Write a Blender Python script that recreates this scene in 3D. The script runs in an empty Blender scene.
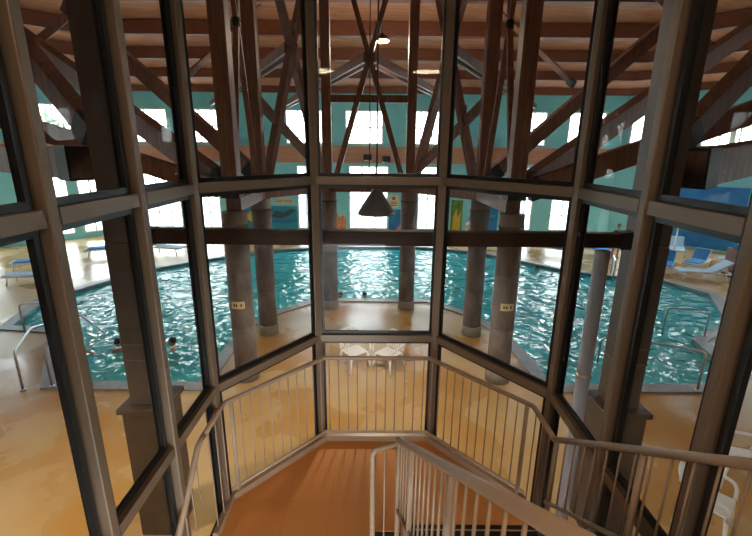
import bpy, bmesh, math, random
from mathutils import Vector, Matrix
from mathutils.geometry import tessellate_polygon
random.seed(7)
S = bpy.context.scene
C = S.collection
PI = math.pi
V = Vector

# ------------------------------------------------------------ materials
def mat(name, col, rough=0.5, metal=0.0, col2=None, scale=6.0, detail=4.0, bump=0.0, bscale=None,
        stretch=(1, 1, 1), spec=0.5, rough2=None, coat=0.0, lo=0.35, hi=0.65):
    m = bpy.data.materials.new(name); m.use_nodes = True
    nt = m.node_tree; n = nt.nodes; l = nt.links
    b = n['Principled BSDF']
    b.inputs['Base Color'].default_value = (*col, 1)
    b.inputs['Roughness'].default_value = rough
    b.inputs['Metallic'].default_value = metal
    b.inputs['Specular IOR Level'].default_value = spec
    if coat: b.inputs['Coat Weight'].default_value = coat; b.inputs['Coat Roughness'].default_value = 0.12
    if col2 or bump or rough2 is not None:
        tc = n.new('ShaderNodeTexCoord'); mp = n.new('ShaderNodeMapping'); mp.inputs['Scale'].default_value = stretch
        l.new(tc.outputs['Object'], mp.inputs['Vector'])
        nz = n.new('ShaderNodeTexNoise'); nz.inputs['Scale'].default_value = scale; nz.inputs['Detail'].default_value = detail
        l.new(mp.outputs['Vector'], nz.inputs['Vector'])
        rp = n.new('ShaderNodeMapRange'); rp.inputs['From Min'].default_value = lo; rp.inputs['From Max'].default_value = hi
        l.new(nz.outputs['Fac'], rp.inputs['Value'])
        if col2:
            mx = n.new('ShaderNodeMix'); mx.data_type = 'RGBA'
            mx.inputs['A'].default_value = (*col, 1); mx.inputs['B'].default_value = (*col2, 1)
            l.new(rp.outputs['Result'], mx.inputs['Factor']); l.new(mx.outputs['Result'], b.inputs['Base Color'])
        if rough2 is not None:
            r2 = n.new('ShaderNodeMapRange'); r2.inputs['To Min'].default_value = rough; r2.inputs['To Max'].default_value = rough2
            l.new(rp.outputs['Result'], r2.inputs['Value']); l.new(r2.outputs['Result'], b.inputs['Roughness'])
        if bump:
            bz = n.new('ShaderNodeTexNoise'); bz.inputs['Scale'].default_value = bscale or scale * 4; bz.inputs['Detail'].default_value = 3
            l.new(mp.outputs['Vector'], bz.inputs['Vector'])
            bp = n.new('ShaderNodeBump'); bp.inputs['Strength'].default_value = bump; bp.inputs['Distance'].default_value = 0.02
            l.new(bz.outputs['Fac'], bp.inputs['Height']); l.new(bp.outputs['Normal'], b.inputs['Normal'])
    return m

def grid_mat(name, col, grout, size, rough=0.4, width=0.02, col2=None):
    m = mat(name, col, rough, spec=0.25)
    nt = m.node_tree; n = nt.nodes; l = nt.links; b = n['Principled BSDF']
    tc = n.new('ShaderNodeTexCoord'); br = n.new('ShaderNodeTexBrick')
    br.offset = 0; br.inputs['Scale'].default_value = 1; br.inputs['Brick Width'].default_value = size; br.inputs['Row Height'].default_value = size
    br.inputs['Mortar Size'].default_value = width; br.inputs['Mortar Smooth'].default_value = 0.3
    br.inputs['Color1'].default_value = (*col, 1); br.inputs['Color2'].default_value = (*(col2 or col), 1); br.inputs['Mortar'].default_value = (*grout, 1)
    l.new(tc.outputs['Object'], br.inputs['Vector']); l.new(br.outputs['Color'], b.inputs['Base Color'])
    return m

def glass_mat(name, tint, gl=1.0, ior=1.45, rough=0.0):
    m = bpy.data.materials.new(name); m.use_nodes = True
    nt = m.node_tree; n = nt.nodes; l = nt.links
    n.remove(n['Principled BSDF']); out = n['Material Output']
    t = n.new('ShaderNodeBsdfTransparent'); t.inputs['Color'].default_value = (*tint, 1)
    g = n.new('ShaderNodeBsdfGlossy'); g.inputs['Roughness'].default_value = rough
    f = n.new('ShaderNodeFresnel'); f.inputs['IOR'].default_value = ior
    ge = n.new('ShaderNodeNewGeometry'); io = n.new('ShaderNodeMapRange')       # thin pane: the same reflectance from either face
    io.inputs['To Min'].default_value = ior; io.inputs['To Max'].default_value = 1 / ior
    l.new(ge.outputs['Backfacing'], io.inputs['Value']); l.new(io.outputs['Result'], f.inputs['IOR'])
    mu = n.new('ShaderNodeMath'); mu.operation = 'MULTIPLY'; mu.inputs[1].default_value = gl
    mx = n.new('ShaderNodeMixShader')
    l.new(f.outputs['Fac'], mu.inputs[0]); l.new(mu.outputs[0], mx.inputs['Fac'])
    l.new(t.outputs[0], mx.inputs[1]); l.new(g.outputs[0], mx.inputs[2]); l.new(mx.outputs[0], out.inputs['Surface'])
    return m

def water_mat():
    m = glass_mat('water', (0.62, 0.93, 0.97), 1.0, 1.33, 0.03)
    nt = m.node_tree; n = nt.nodes; l = nt.links
    tc = n.new('ShaderNodeTexCoord')
    a = n.new('ShaderNodeTexNoise'); a.inputs['Scale'].default_value = 1.7; a.inputs['Detail'].default_value = 1.5; a.inputs['Distortion'].default_value = 1.2
    l.new(tc.outputs['Object'], a.inputs['Vector'])
    bp = n.new('ShaderNodeBump'); bp.inputs['Strength'].default_value = 0.9; bp.inputs['Distance'].default_value = 0.15
    l.new(a.outputs['Fac'], bp.inputs['Height'])
    for x in n:
        if x.type in ('BSDF_GLOSSY', 'FRESNEL'): l.new(bp.outputs['Normal'], x.inputs['Normal'])
    ms = [x for x in n if x.type == 'MIX_SHADER'][0]; tr = [x for x in n if x.type == 'BSDF_TRANSPARENT'][0]
    df = n.new('ShaderNodeBsdfDiffuse'); df.inputs['Color'].default_value = (0.10, 0.74, 0.80, 1)
    m2 = n.new('ShaderNodeMixShader'); m2.inputs['Fac'].default_value = 0.6
    l.new(tr.outputs[0], m2.inputs[1]); l.new(df.outputs[0], m2.inputs[2]); l.new(m2.outputs[0], ms.inputs[1])
    return m

def emit_mat(name, col, s):
    m = bpy.data.materials.new(name); m.use_nodes = True
    b = m.node_tree.nodes['Principled BSDF']
    b.inputs['Base Color'].default_value = (*col, 1); b.inputs['Emission Color'].default_value = (*col, 1); b.inputs['Emission Strength'].default_value = s
    return m

M = dict(
    deck=mat('stained_deck', (0.52, 0.275, 0.08), 0.16, col2=(0.60, 0.43, 0.205), scale=0.45, detail=7, rough2=0.42, bump=0.15, bscale=5, lo=0.38, hi=0.62),
    coping=mat('coping_tile', (0.20, 0.23, 0.26), 0.45, col2=(0.27, 0.29, 0.31), scale=8),
    basin=grid_mat('basin_tile', (0.06, 0.52, 0.66), (0.05, 0.42, 0.56), 0.3, 0.4, 0.02),
    water=water_mat(),
    teal=mat('teal_wall', (0.25, 0.72, 0.82), 0.7, col2=(0.29, 0.76, 0.85), scale=2),
    fascia=mat('fascia_wood', (0.56, 0.27, 0.18), 0.5, col2=(0.64, 0.34, 0.23), scale=5, stretch=(0.3, 0.3, 3)),
    board=mat('roof_boards', (0.50, 0.20, 0.11), 0.55, col2=(0.64, 0.30, 0.18), scale=3, stretch=(0.4, 5, 1), detail=2),
    purlin=mat('purlin_wood', (0.17, 0.052, 0.028), 0.5, col2=(0.23, 0.075, 0.04), scale=6, stretch=(0.5, 4, 4)),
    timber=mat('frame_timber', (0.165, 0.090, 0.072), 0.5, col2=(0.255, 0.145, 0.118), scale=5, stretch=(4, 4, 0.4), spec=0.2),
    darktimber=mat('dark_beam_timber', (0.040, 0.020, 0.014), 0.5, col2=(0.06, 0.03, 0.02), scale=5, stretch=(0.4, 4, 4), spec=0.2),
    steel=mat('galvanised_steel', (0.55, 0.56, 0.58), 0.35, 0.9),
    darksteel=mat('dark_plate', (0.035, 0.035, 0.04), 0.5, 0.5),
    concrete=mat('column_concrete', (0.13, 0.115, 0.115), 0.7, col2=(0.22, 0.20, 0.20), scale=4, detail=7, bump=0.3, stretch=(1, 1, 0.5)),
    concband=mat('column_base_paint', (0.24, 0.22, 0.20), 0.6, col2=(0.30, 0.28, 0.25), scale=6),
    seam=mat('column_seam', (0.14, 0.12, 0.11), 0.7),
    clad=mat('pillar_cladding', (0.075, 0.055, 0.042), 0.5, col2=(0.10, 0.075, 0.058), scale=3),
    cladup=mat('pillar_upper', (0.075, 0.055, 0.052), 0.5, col2=(0.10, 0.075, 0.07), scale=3),
    plinth=mat('plinth_wood', (0.06, 0.040, 0.028), 0.5, col2=(0.08, 0.054, 0.038), scale=4),
    pipe=mat('pale_pipe', (0.42, 0.42, 0.50), 0.4),
    bronze=mat('bronze_aluminium', (0.19, 0.135, 0.09), 0.42, 0.25),
    gasket=mat('black_gasket', (0.008, 0.009, 0.010), 0.4),
    glass=glass_mat('bay_glass', (0.95, 0.965, 0.96), 0.16),
    pane=glass_mat('clear_pane', (0.95, 0.98, 0.98), 0.6),
    white=mat('white_frame', (0.80, 0.82, 0.82), 0.4),
    tile=grid_mat('landing_tile', (0.60, 0.245, 0.068), (0.55, 0.22, 0.06), 0.42, 0.6, 0.006, (0.62, 0.255, 0.072)),
    carpet=mat('upper_carpet', (0.25, 0.16, 0.11), 0.9),
    paint=mat('rail_paint', (0.31, 0.215, 0.145), 0.42),
    tread=mat('rubber_tread', (0.012, 0.010, 0.010), 0.6),
    strip=mat('tread_strip', (0.42, 0.28, 0.19), 0.5),
    stringer=mat('stair_stringer', (0.40, 0.28, 0.19), 0.45),
    plaster=mat('inside_plaster', (0.20, 0.14, 0.10), 0.8),
    plastic=mat('white_plastic', (0.85, 0.85, 0.85), 0.35),
    bluecloth=mat('blue_towel', (0.03, 0.27, 0.68), 0.9),
    palecloth=mat('pale_blue_sling', (0.45, 0.66, 0.85), 0.8),
    whitecloth=mat('white_sling', (0.80, 0.82, 0.84), 0.8),
    brown=mat('cabinet_wood', (0.16, 0.06, 0.04), 0.5),
    lampgrey=mat('lamp_enamel', (0.11, 0.10, 0.095), 0.45, 0.4),
    lampwhite=mat('lamp_inside', (0.85, 0.83, 0.8), 0.5),
    bulb=emit_mat('warm_bulb', (1.0, 0.62, 0.25), 3.0),
    ceilbulb=emit_mat('ceiling_diffuser', (1.0, 0.80, 0.58), 1.0),
    black=mat('black_plastic', (0.012, 0.012, 0.013), 0.4),
    cream=mat('cream_sign', (0.78, 0.68, 0.46), 0.6),
    signred=mat('sign_red', (0.6, 0.08, 0.05), 0.6),
    signink=mat('sign_ink', (0.05, 0.04, 0.04), 0.6),
    sea=mat('mural_sea', (0.015, 0.20, 0.42), 0.7, col2=(0.04, 0.42, 0.52), scale=1.0, detail=2, stretch=(0.5, 0.5, 2)),
    seadark=mat('mural_dark', (0.10, 0.09, 0.10), 0.7, col2=(0.05, 0.14, 0.2), scale=2),
    seablue=mat('mural_blue', (0.02, 0.16, 0.55), 0.7, col2=(0.03, 0.28, 0.62), scale=1.5),
    coral=mat('mural_coral', (0.62, 0.20, 0.08), 0.7, col2=(0.75, 0.42, 0.22), scale=5),
    yellow=mat('mural_yellow', (0.7, 0.5, 0.06), 0.7),
    weed=mat('mural_weed', (0.05, 0.22, 0.07), 0.7, col2=(0.25, 0.3, 0.05), scale=4),
    orange=mat('orange_foam', (0.8, 0.28, 0.04), 0.5),
    skin=mat('skin', (0.50, 0.26, 0.17), 0.55),
    hair=mat('dark_hair', (0.015, 0.011, 0.010), 0.6),
    swimdark=mat('dark_swimwear', (0.02, 0.02, 0.04), 0.6),
    swimpurple=mat('purple_shirt', (0.20, 0.07, 0.30), 0.8),
    swimpink=mat('pale_shirt', (0.7, 0.62, 0.6), 0.8),
    leaf=mat('leaf', (0.05, 0.13, 0.035), 0.6, col2=(0.12, 0.22, 0.07), scale=2),
    bark=mat('bark', (0.14, 0.09, 0.06), 0.8),
    paving=mat('outside_paving', (0.5, 0.5, 0.47), 0.8),
)

# ------------------------------------------------------------ mesh helpers
class MB:
    def __init__(s): s.bm = bmesh.new()
    def hexa(s, c8):
        v = [s.bm.verts.new(p) for p in c8]
        for f in ((0, 3, 2, 1), (4, 5, 6, 7), (0, 1, 5, 4), (1, 2, 6, 5), (2, 3, 7, 6), (3, 0, 4, 7)): s.bm.faces.new([v[i] for i in f])
        return s
    def box(s, x0, x1, y0, y1, z0, z1):
        return s.hexa([(x0, y0, z0), (x1, y0, z0), (x1, y1, z0), (x0, y1, z0), (x0, y0, z1), (x1, y0, z1), (x1, y1, z1), (x0, y1, z1)])
    def obox(s, o, ax, ay, u0, u1, w0, w1, z0, z1):      # box in a plan frame: o + u*ax + w*ay
        f = lambda u, w, z: (o[0] + ax[0] * u + ay[0] * w, o[1] + ax[1] * u + ay[1] * w, z)
        return s.hexa([f(u0, w0, z0), f(u1, w0, z0), f(u1, w1, z0), f(u0, w1, z0), f(u0, w0, z1), f(u1, w0, z1), f(u1, w1, z1), f(u0, w1, z1)])
    def bar(s, a, b, w, h, up=(0, 0, 1)):
        a = V(a); b = V(b); d = (b - a).normalized(); u = V(up)
        if abs(d.dot(u)) > 0.98: u = V((0, 1, 0))
        r = d.cross(u).normalized(); u = r.cross(d)
        q = [(-1, -1), (1, -1), (1, 1), (-1, 1)]
        return s.hexa([a + r * i * w / 2 + u * j * h / 2 for i, j in q] + [b + r * i * w / 2 + u * j * h / 2 for i, j in q])
    def tube(s, pts, r, n=10, cap=True):
        pts = [V(p) for p in pts]; rings = []; prev = None
        rs = r if isinstance(r, (list, tuple)) else [r] * len(pts)
        for i, p in enumerate(pts):
            d = (pts[min(i + 1, len(pts) - 1)] - pts[max(i - 1, 0)]).normalized()
            if prev is None:
                u = V((0, 0, 1)) if abs(d.z) < 0.9 else V((0, 1, 0))
                prev = d.cross(u).normalized()
            prev = (prev - d * prev.dot(d)).normalized(); w = d.cross(prev)
            k = 1.0
            if 0 < i < len(pts) - 1:
                k = 1.0
            rings.append([s.bm.verts.new(p + (prev * math.cos(2 * PI * j / n) + w * math.sin(2 * PI * j / n)) * rs[i] * k) for j in range(n)])
        for a, b in zip(rings, rings[1:]):
            for j in range(n):
                f = s.bm.faces.new((a[j], a[(j + 1) % n], b[(j + 1) % n], b[j])); f.smooth = True
        if cap:
            s.bm.faces.new(rings[0][::-1]); s.bm.faces.new(rings[-1])
        return s
    def lathe(s, prof, c, n=32, cap=True):
        rings = [[s.bm.verts.new((c[0] + r * math.cos(2 * PI * j / n), c[1] + r * math.sin(2 * PI * j / n), c[2] + z)) for j in range(n)] for r, z in prof]
        for a, b in zip(rings, rings[1:]):
            for j in range(n):
                f = s.bm.faces.new((a[j], a[(j + 1) % n], b[(j + 1) % n], b[j])); f.smooth = True
        if cap:
            s.bm.faces.new(rings[0][::-1]); s.bm.faces.new(rings[-1])
        return s
    def prism(s, poly, z0, z1):
        a = [s.bm.verts.new((x, y, z0)) for x, y in poly]; b = [s.bm.verts.new((x, y, z1)) for x, y in poly]
        s.bm.faces.new(a[::-1]); s.bm.faces.new(b); n = len(poly)
        for i in range(n): s.bm.faces.new((a[i], a[(i + 1) % n], b[(i + 1) % n], b[i]))
        return s
    def build(s, name, m, parent=None, bevel=0.0, smooth_angle=None):
        bmesh.ops.recalc_face_normals(s.bm, faces=s.bm.faces[:])
        me = bpy.data.meshes.new(name); s.bm.to_mesh(me); s.bm.free()
        o = bpy.data.objects.new(name, me); C.objects.link(o)
        if isinstance(m, str): m = M[m]
        me.materials.append(m)
        if parent:
            o.parent = parent
            pl = parent
            off = V((0, 0, 0))
            while pl: off += pl.location; pl = pl.parent
            if off.length > 0: me.transform(Matrix.Translation(-off))
        if bevel:
            b = o.modifiers.new('bevel', 'BEVEL'); b.width = bevel; b.segments = 2; b.limit_method = 'ANGLE'
        return o

def tag(o, label, cat, group=None, kind=None):
    o['label'] = label; o['category'] = cat
    if group: o['group'] = group
    if kind: o['kind'] = kind
    return o
def thing(name, loc, label, cat, group=None):
    o = bpy.data.objects.new(name, None); C.objects.link(o); o.location = loc; o.empty_display_size = 0.2
    return tag(o, label, cat, group)
def struct(o, label=None, cat=None):
    o['kind'] = 'structure'
    if label: o['label'] = label
    if cat: o['category'] = cat
    return o
def dup_tree(o, parent=None):
    c = o.copy(); C.objects.link(c)
    if parent: c.parent = parent
    for ch in o.children: dup_tree(ch, c)
    return c

# ------------------------------------------------------------ hall shell
ZD = 0.0          # pool deck
ZL = 1.70         # stair landing
ZU = 3.40         # upper floor
# pool outline on the deck
POOL = [(-7.05, 8.35), (-9.0, 11.2), (-10.6, 11.4), (-11.3, 13.6), (-10.5, 15.9), (-9.5, 17.8), (-8.0, 19.3), (-5.6, 21.3), (-2.6, 22.3), (2.7, 22.4),
        (5.2, 21.3), (7.0, 19.5), (8.4, 18.0), (9.6, 17.2), (11.6, 16.9), (12.4, 14.9), (10.9, 12.2), (8.9, 10.9), (8.6, 9.6), (7.4, 8.45),
        (3.95, 8.4), (3.95, 9.4), (3.75, 11.3), (3.1, 12.7), (1.9, 14.0), (-2.1, 14.0), (-3.2, 12.8), (-3.95, 11.5), (-3.95, 8.35)]
def offset_poly(poly, d):
    n = len(poly); out = []
    for i in range(n):
        p0, p1, p2 = V(poly[i - 1]), V(poly[i]), V(poly[(i + 1) % n])
        d1 = (p1 - p0).normalized(); d2 = (p2 - p1).normalized()
        n1 = V((d1.y, -d1.x)); n2 = V((d2.y, -d2.x)); k = (n1 + n2).normalized()
        c = max(0.5, k.dot(n1)); out.append(tuple(p1 + k * (d / c)))
    return out
area = sum(POOL[i][0] * POOL[(i + 1) % len(POOL)][1] - POOL[(i + 1) % len(POOL)][0] * POOL[i][1] for i in range(len(POOL)))
SGN = 1 if area > 0 else -1
POUT = offset_poly(POOL, 0.32 * SGN)
def ring_mesh(outer, inner, z0, z1, mb):
    n = len(outer)
    for i in range(n):
        j = (i + 1) % n
        a, b, c, d = outer[i], outer[j], inner[j], inner[i]
        mb.hexa([(a[0], a[1], z0), (b[0], b[1], z0), (c[0], c[1], z0), (d[0], d[1], z0), (a[0], a[1], z1), (b[0], b[1], z1), (c[0], c[1], z1), (d[0], d[1], z1)])

HALL = [(-15.2, 26.0), (14.4, 26.0), (25.0, 15.4), (25.0, 0.4), (-25.0, 0.4), (-25.0, 16.2)]
def deck():
    mb = MB()
    outer = [V((x, y, 0)) for x, y in [(-25.3, 0.2), (25.3, 0.2), (25.3, 26.3), (-25.3, 26.3)]]
    inner = [V((x, y, 0)) for x, y in POOL]
    tris = tessellate_polygon([outer, inner])
    vs = [mb.bm.verts.new(p) for p in outer + inner]
    for t in tris: mb.bm.faces.new([vs[i] for i in t])
    bmesh.ops.recalc_face_normals(mb.bm, faces=mb.bm.faces[:])
    ext = bmesh.ops.extrude_face_region(mb.bm, geom=mb.bm.faces[:])
    bmesh.ops.translate(mb.bm, verts=[g for g in ext['geom'] if isinstance(g, bmesh.types.BMVert)], vec=(0, 0, -0.12))
    return mb.build('floor', 'deck')
struct(deck(), 'wet stained tan concrete pool deck', 'floor')

pool = thing('swimming_pool', (0, 15, -1.66), 'large free-form turquoise swimming pool wrapping round the concrete columns', 'pool')
mb = MB()
vs = [mb.bm.verts.new((x, y, -1.66)) for x, y in POOL]; vt = [mb.bm.verts.new((x, y, -0.01)) for x, y in POOL]
mb.bm.faces.new(vs)
for i in range(len(POOL)): mb.bm.faces.new((vs[i], vs[(i + 1) % len(POOL)], vt[(i + 1) % len(POOL)], vt[i]))
mb.build('basin', 'basin', pool)
mb = MB(); ring_mesh(POUT, POOL, 0.002, 0.035, mb); mb.build('coping', 'coping', pool)
mb = MB(); mb.prism([(-7.6, 9.3), (-7.0, 8.45), (-5.9, 8.45), (-6.5, 9.7)], -0.6, -0.3); mb.build('entry_step', 'coping', pool)
mb = MB(); mb.prism([(8.6, 10.2), (7.4, 8.6), (6.2, 8.6), (7.6, 10.9)], -0.6, -0.3); mb.build('entry_step', 'coping', pool)
mb = MB(); f = mb.bm.faces.new([mb.bm.verts.new((x, y, -0.09)) for x, y in offset_poly(POOL, -0.004 * SGN)])
w = mb.build('pool_water', 'water')
tag(w, 'rippling turquoise water filling the indoor pool', 'water', kind='stuff')

# walls with window openings
winN = [0]
def wall(name, p0, p1, zt, holes, thick=0.25, m='teal', z0=0.0):
    p0 = V(p0); p1 = V(p1); L = (p1 - p0).length; ax = (p1 - p0) / L; ay = V((-ax.y, ax.x))   # ay points left of travel
    us = sorted({0, L} | {h[0] for h in holes} | {h[1] for h in holes}); zs = sorted({z0, zt} | {h[2] for h in holes} | {h[3] for h in holes})
    mb = MB()
    for i in range(len(us) - 1):
        for k in range(len(zs) - 1):
            um = (us[i] + us[i + 1]) / 2; zm = (zs[k] + zs[k + 1]) / 2
            if any(h[0] < um < h[1] and h[2] < zm < h[3] for h in holes): continue
            mb.obox(p0, ax, ay, us[i], us[i + 1], 0, thick, zs[k], zs[k + 1])
    o = struct(mb.build(name, m))
    for h in holes:
        winN[0] += 1
        f = MB(); u0, u1, a, b = h[:4]; nx, nz = h[4] if len(h) > 4 else (2, 2)
        t = 0.08
        f.obox(p0, ax, ay, u0, u0 + t, 0.02, 0.16, a, b); f.obox(p0, ax, ay, u1 - t, u1, 0.02, 0.16, a, b)
        f.obox(p0, ax, ay, u0 + t, u1 - t, 0.02, 0.16, a, a + t); f.obox(p0, ax, ay, u0 + t, u1 - t, 0.02, 0.16, b - t, b)
        for q in range(1, nx): f.obox(p0, ax, ay, u0 + (u1 - u0) * q / nx - 0.035, u0 + (u1 - u0) * q / nx + 0.035, 0.06, 0.11, a + t, b - t)
        for q in range(1, nz): f.obox(p0, ax, ay, u0 + t, u1 - t, 0.065, 0.105, a + (b - a) * q / nz - 0.03, a + (b - a) * q / nz + 0.03)
        fo = struct(f.build('window_%d' % winN[0], 'white'))
        g = MB().obox(p0, ax, ay, u0 + t, u1 - t, 0.083, 0.089, a + t, b - t); g.build('pane', 'pane', fo)
    return o
X0 = -15.2
up = [(-14.3, -12.3), (-11.2, -8.95), (-5.4, -3.2), (-1.9, 0.35), (1.85, 3.95), (7.7, 9.95), (11.2, 13.4)]
lo = [(-14.2, -12.0), (-11.75, -9.6), (-4.85, -3.3), (-1.7, 0.72), (2.5, 4.4), (8.1, 9.6), (10.7, 13.0)]
holes = [(a - X0, b - X0, 5.42, 7.35, (3, 2)) for a, b in up] + [(a - X0, b - X0, 0.35, 4.2, (3, 4)) for a, b in lo]
wall('wall_far', (X0, 26), (14.4, 26), 8.75, holes)
LL = 9.8 * math.sqrt(2)
wall('wall_left_angled', (-25, 16.2), (-15.2, 26), 8.75,
     [(5.6, 7.4, 5.42, 7.35, (3, 2)), (10.1, 12.1, 5.42, 7.35, (3, 2)), (1.6, 3.6, 5.42, 7.35, (3, 2)),
      (2.6, 5.0, 0.3, 4.0, (3, 4)), (6.0, 7.4, 0.3, 4.2, (2, 4)), (9.3, 10.9, 0.3, 4.2, (2, 4)), (11.3, 13.2, 0.3, 4.2, (3, 4))])
wall('wall_right_angled', (14.4, 26), (25, 15.4), 8.75,
     [(0.4, 2.4, 5.42, 7.35, (3, 2)), (3.8, 6.2, 5.42, 7.35, (3, 2)), (8.8, 11.2, 5.42, 7.35, (3, 2)),
      (1.0, 2.6, 0.3, 4.2, (2, 4)), (6.5, 9.0, 0.3, 4.2, (3, 4)), (10.2, 13.0, 0.3, 4.2, (3, 4))])
wall('wall_left', (-25, 0.4), (-25, 16.2), 8.75,
     [(11, 14.5, 0.3, 4.2, (4, 4)), (11, 14.5, 5.4, 7.4, (4, 2))])
wall('wall_right', (25, 15.4), (25, 0.4), 8.75,
     [(1.5, 5.0, 0.3, 4.2, (4, 4)), (1.5, 5.0, 5.4, 7.4, (4, 2))])
# wood fascia band under the upper windows
tn = [0]
def trim(mb, m, **k):
    tn[0] += 1
    return struct(mb.build('trim_%d' % tn[0], m, **k))
for a, b in (((-15.2, 26), (14.4, 26)), ((-25, 16.2), (-15.2, 26)), ((14.4, 26), (25, 15.4)), ((-25, 0.4), (-25, 16.2)), ((25, 15.4), (25, 0.4))):
    a = V(a); b = V(b); L = (b - a).length; ax = (b - a) / L; ay = V((-ax.y, ax.x))
    trim(MB().obox(a, ax, ay, 0.0, L, -0.35, -0.002, 4.36, 5.3), 'fascia')

# roof: octagonal boards on rings of purlins
SL = 0.30; ZE = 8.40; DEP = 12.0
cor = [V(p) for p in [(-25, -12), (-25, 16.2), (-15.2, 26), (14.4, 26), (25, 15.4), (25, -12)]]
def inset(d):
    out = []
    for i in range(1, 5):
        d1 = (cor[i] - cor[i - 1]).normalized(); d2 = (cor[i + 1] - cor[i]).normalized()
        n1 = V((d1.y, -d1.x)); n2 = V((d2.y, -d2.x)); k = (n1 + n2).normalized()
        out.append(cor[i] + k * (d / k.dot(n1)))
    return [V((cor[0].x + d, 0.4))] + out + [V((cor[5].x - d, 0.4))]
mb = MB(); ra = inset(0); rb = inset(DEP)
for i in range(5):
    q = [(ra[i], ZE), (ra[i + 1], ZE), (rb[i + 1], ZE + SL * DEP), (rb[i], ZE + SL * DEP)]
    mb.hexa([(p.x, p.y, z) for p, z in q] + [(p.x, p.y, z + 0.12) for p, z in q])
# flat top
mb.prism([(rb[0].x, 0.4), (rb[5].x, 0.4), (rb[4].x, rb[4].y), (rb[3].x, rb[3].y), (rb[2].x, rb[2].y), (rb[1].x, rb[1].y)], ZE + SL * DEP, ZE + SL * DEP + 0.12)
ceil = struct(mb.build('ceiling', 'board'))
for d, hh, ww in [(0.45, 0.34, 0.22), (2.3, 0.42, 0.26), (4.2, 0.5, 0.3), (6.2, 0.55, 0.32), (8.4, 0.55, 0.32), (10.6, 0.55, 0.32)]:
    r = inset(d); z = ZE + SL * d - hh / 2
    for i in range(5):
        a, b = r[i], r[i + 1]
        MB().bar((a.x, a.y, z), (b.x, b.y, z), ww, hh).build('purlin', 'purlin', ceil)

# ------------------------------------------------------------ concrete columns and timber frame
COL = dict(A=(-2.92, 8.63), B=(-3.04, 11.1), C=(-1.50, 13.2), D=(1.01, 13.2), E=(2.74, 11.15), F=(2.8, 8.65))
DESC = dict(A='grey concrete column nearest the glass left of centre', B='grey concrete column second back on the left, behind the nearest left one',
            C='grey concrete column left of the hanging lamp, standing by the pool edge', D='grey concrete column right of the hanging lamp, standing by the pool edge',
            E='grey concrete column second back on the right, partly behind the nearest right one', F='grey concrete column nearest the glass right of centre')
for k, (x, y) in COL.items():
    t = thing('concrete_column', (x, y, 0), DESC[k], 'column', 'concrete columns round the bay')
    MB().lathe([(0.252, 0.28), (0.252, 1.28), (0.249, 1.285), (0.249, 1.30), (0.252, 1.305), (0.252, 2.5), (0.249, 2.505), (0.249, 2.52), (0.252, 2.525), (0.252, 3.52)], (x, y, 0)).build('shaft', 'concrete', t)
    MB().lathe([(0.272, 0.0), (0.272, 0.26), (0.252, 0.29)], (x, y, 0)).build('base', 'concband', t)
    MB().lathe([(0.262, 3.52), (0.262, 3.57), (0.25, 3.571), (0.25, 3.80)], (x, y, 0)).build('capital', 'concband', t)
    MB().lathe([(0.267, 3.515), (0.267, 3.555)], (x, y, 0)).build('seam_ring', 'seam', t)
PD = dict(A='dark timber post above the nearest left concrete column', B='reddish timber post above the second left concrete column',
          C='slim reddish timber post above the column left of the lamp', D='slim reddish timber post above the column right of the lamp',
          E='dark timber post above the second right concrete column', F='broad dark timber post above the nearest right concrete column')
for k, (x, y) in COL.items():
    t = thing('timber_post', (x, y, 4.08), PD[k], 'post', 'timber posts above the columns')
    w = 0.27 if k in 'CD' else 0.31
    dd = min(26 - y, 99); zr = ZE + SL * min(dd, DEP) - 0.02
    MB().box(x - w / 2, x + w / 2, y - w / 2, y + w / 2, 4.085, zr).build('shaft', 'timber', t, bevel=0.015)
    MB().box(x - w / 2 - 0.03, x + w / 2 + 0.03, y - w / 2 - 0.03, y + w / 2 + 0.03, 4.083, 4.30).build('shoe_plate', 'darksteel', t)

def pt(k, z): return V((COL[k][0], COL[k][1], z))
def frame(p, q, label, ties=(), outs=(), braces=(), beamh=0.27, k=1.0):
    a, b = V(COL[p]), V(COL[q]); m = (a + b) / 2
    t = thing('roof_truss', (m.x, m.y, 3.81), label, 'truss', 'timber trusses round the column ring')
    d = (b - a).normalized()
    MB().bar((a.x, a.y, 3.945), (b.x, b.y, 3.945), 0.30, beamh).build('ring_beam', 'timber', t)
    N = V((m.x, m.y, 7.6))
    o = V((d.x, d.y, 0)) * 0.2
    for c, s in ((a, 1), (b, -1)):
        MB().bar(V((c.x, c.y, 4.09)) + o * s, N, 0.16 * k, 0.24 * k, (d.y, -d.x, 0)).build('leg', 'timber', t)
        MB().bar(N, V((c.x, c.y, 11.0)) + o * s, 0.14 * k, 0.2 * k, (d.y, -d.x, 0)).build('upper_arm', 'timber', t)
    MB().lathe([(0.06, -0.10), (0.09, -0.08), (0.09, 0.08), (0.06, 0.10)], (N.x, N.y, 7.6), 12).build('node_plate', 'darksteel', t)
    kk = k
    for e in outs:
        e = V(e); h = (e - N); s = V((h.y, -h.x, 0)).normalized() * 0.14
        for k in (-1, 1): MB().bar(N + s * k, e + s * k, 0.09, 0.26).build('outward_strut', 'timber', t)
    for z in ties: MB().bar((a.x, a.y, z), (b.x, b.y, z), 0.12, 0.2).build('tie_beam', 'timber', t)
    for u, v in braces: MB().bar(u, v, 0.14, 0.22).build('brace', 'timber', t)
    return t
frame('C', 'D', 'inverted V timber truss between the two columns flanking the hanging lamp', ties=(6.5,), outs=[(-5.4, 25.95, 7.5), (5.0, 25.95, 7.5)])
frame('B', 'C', 'timber truss with crossing legs left of the lamp, between back left columns', braces=[(pt('B', 6.3), pt('C', 4.25))], outs=[(-9.5, 25.95, 7.6)])
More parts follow.
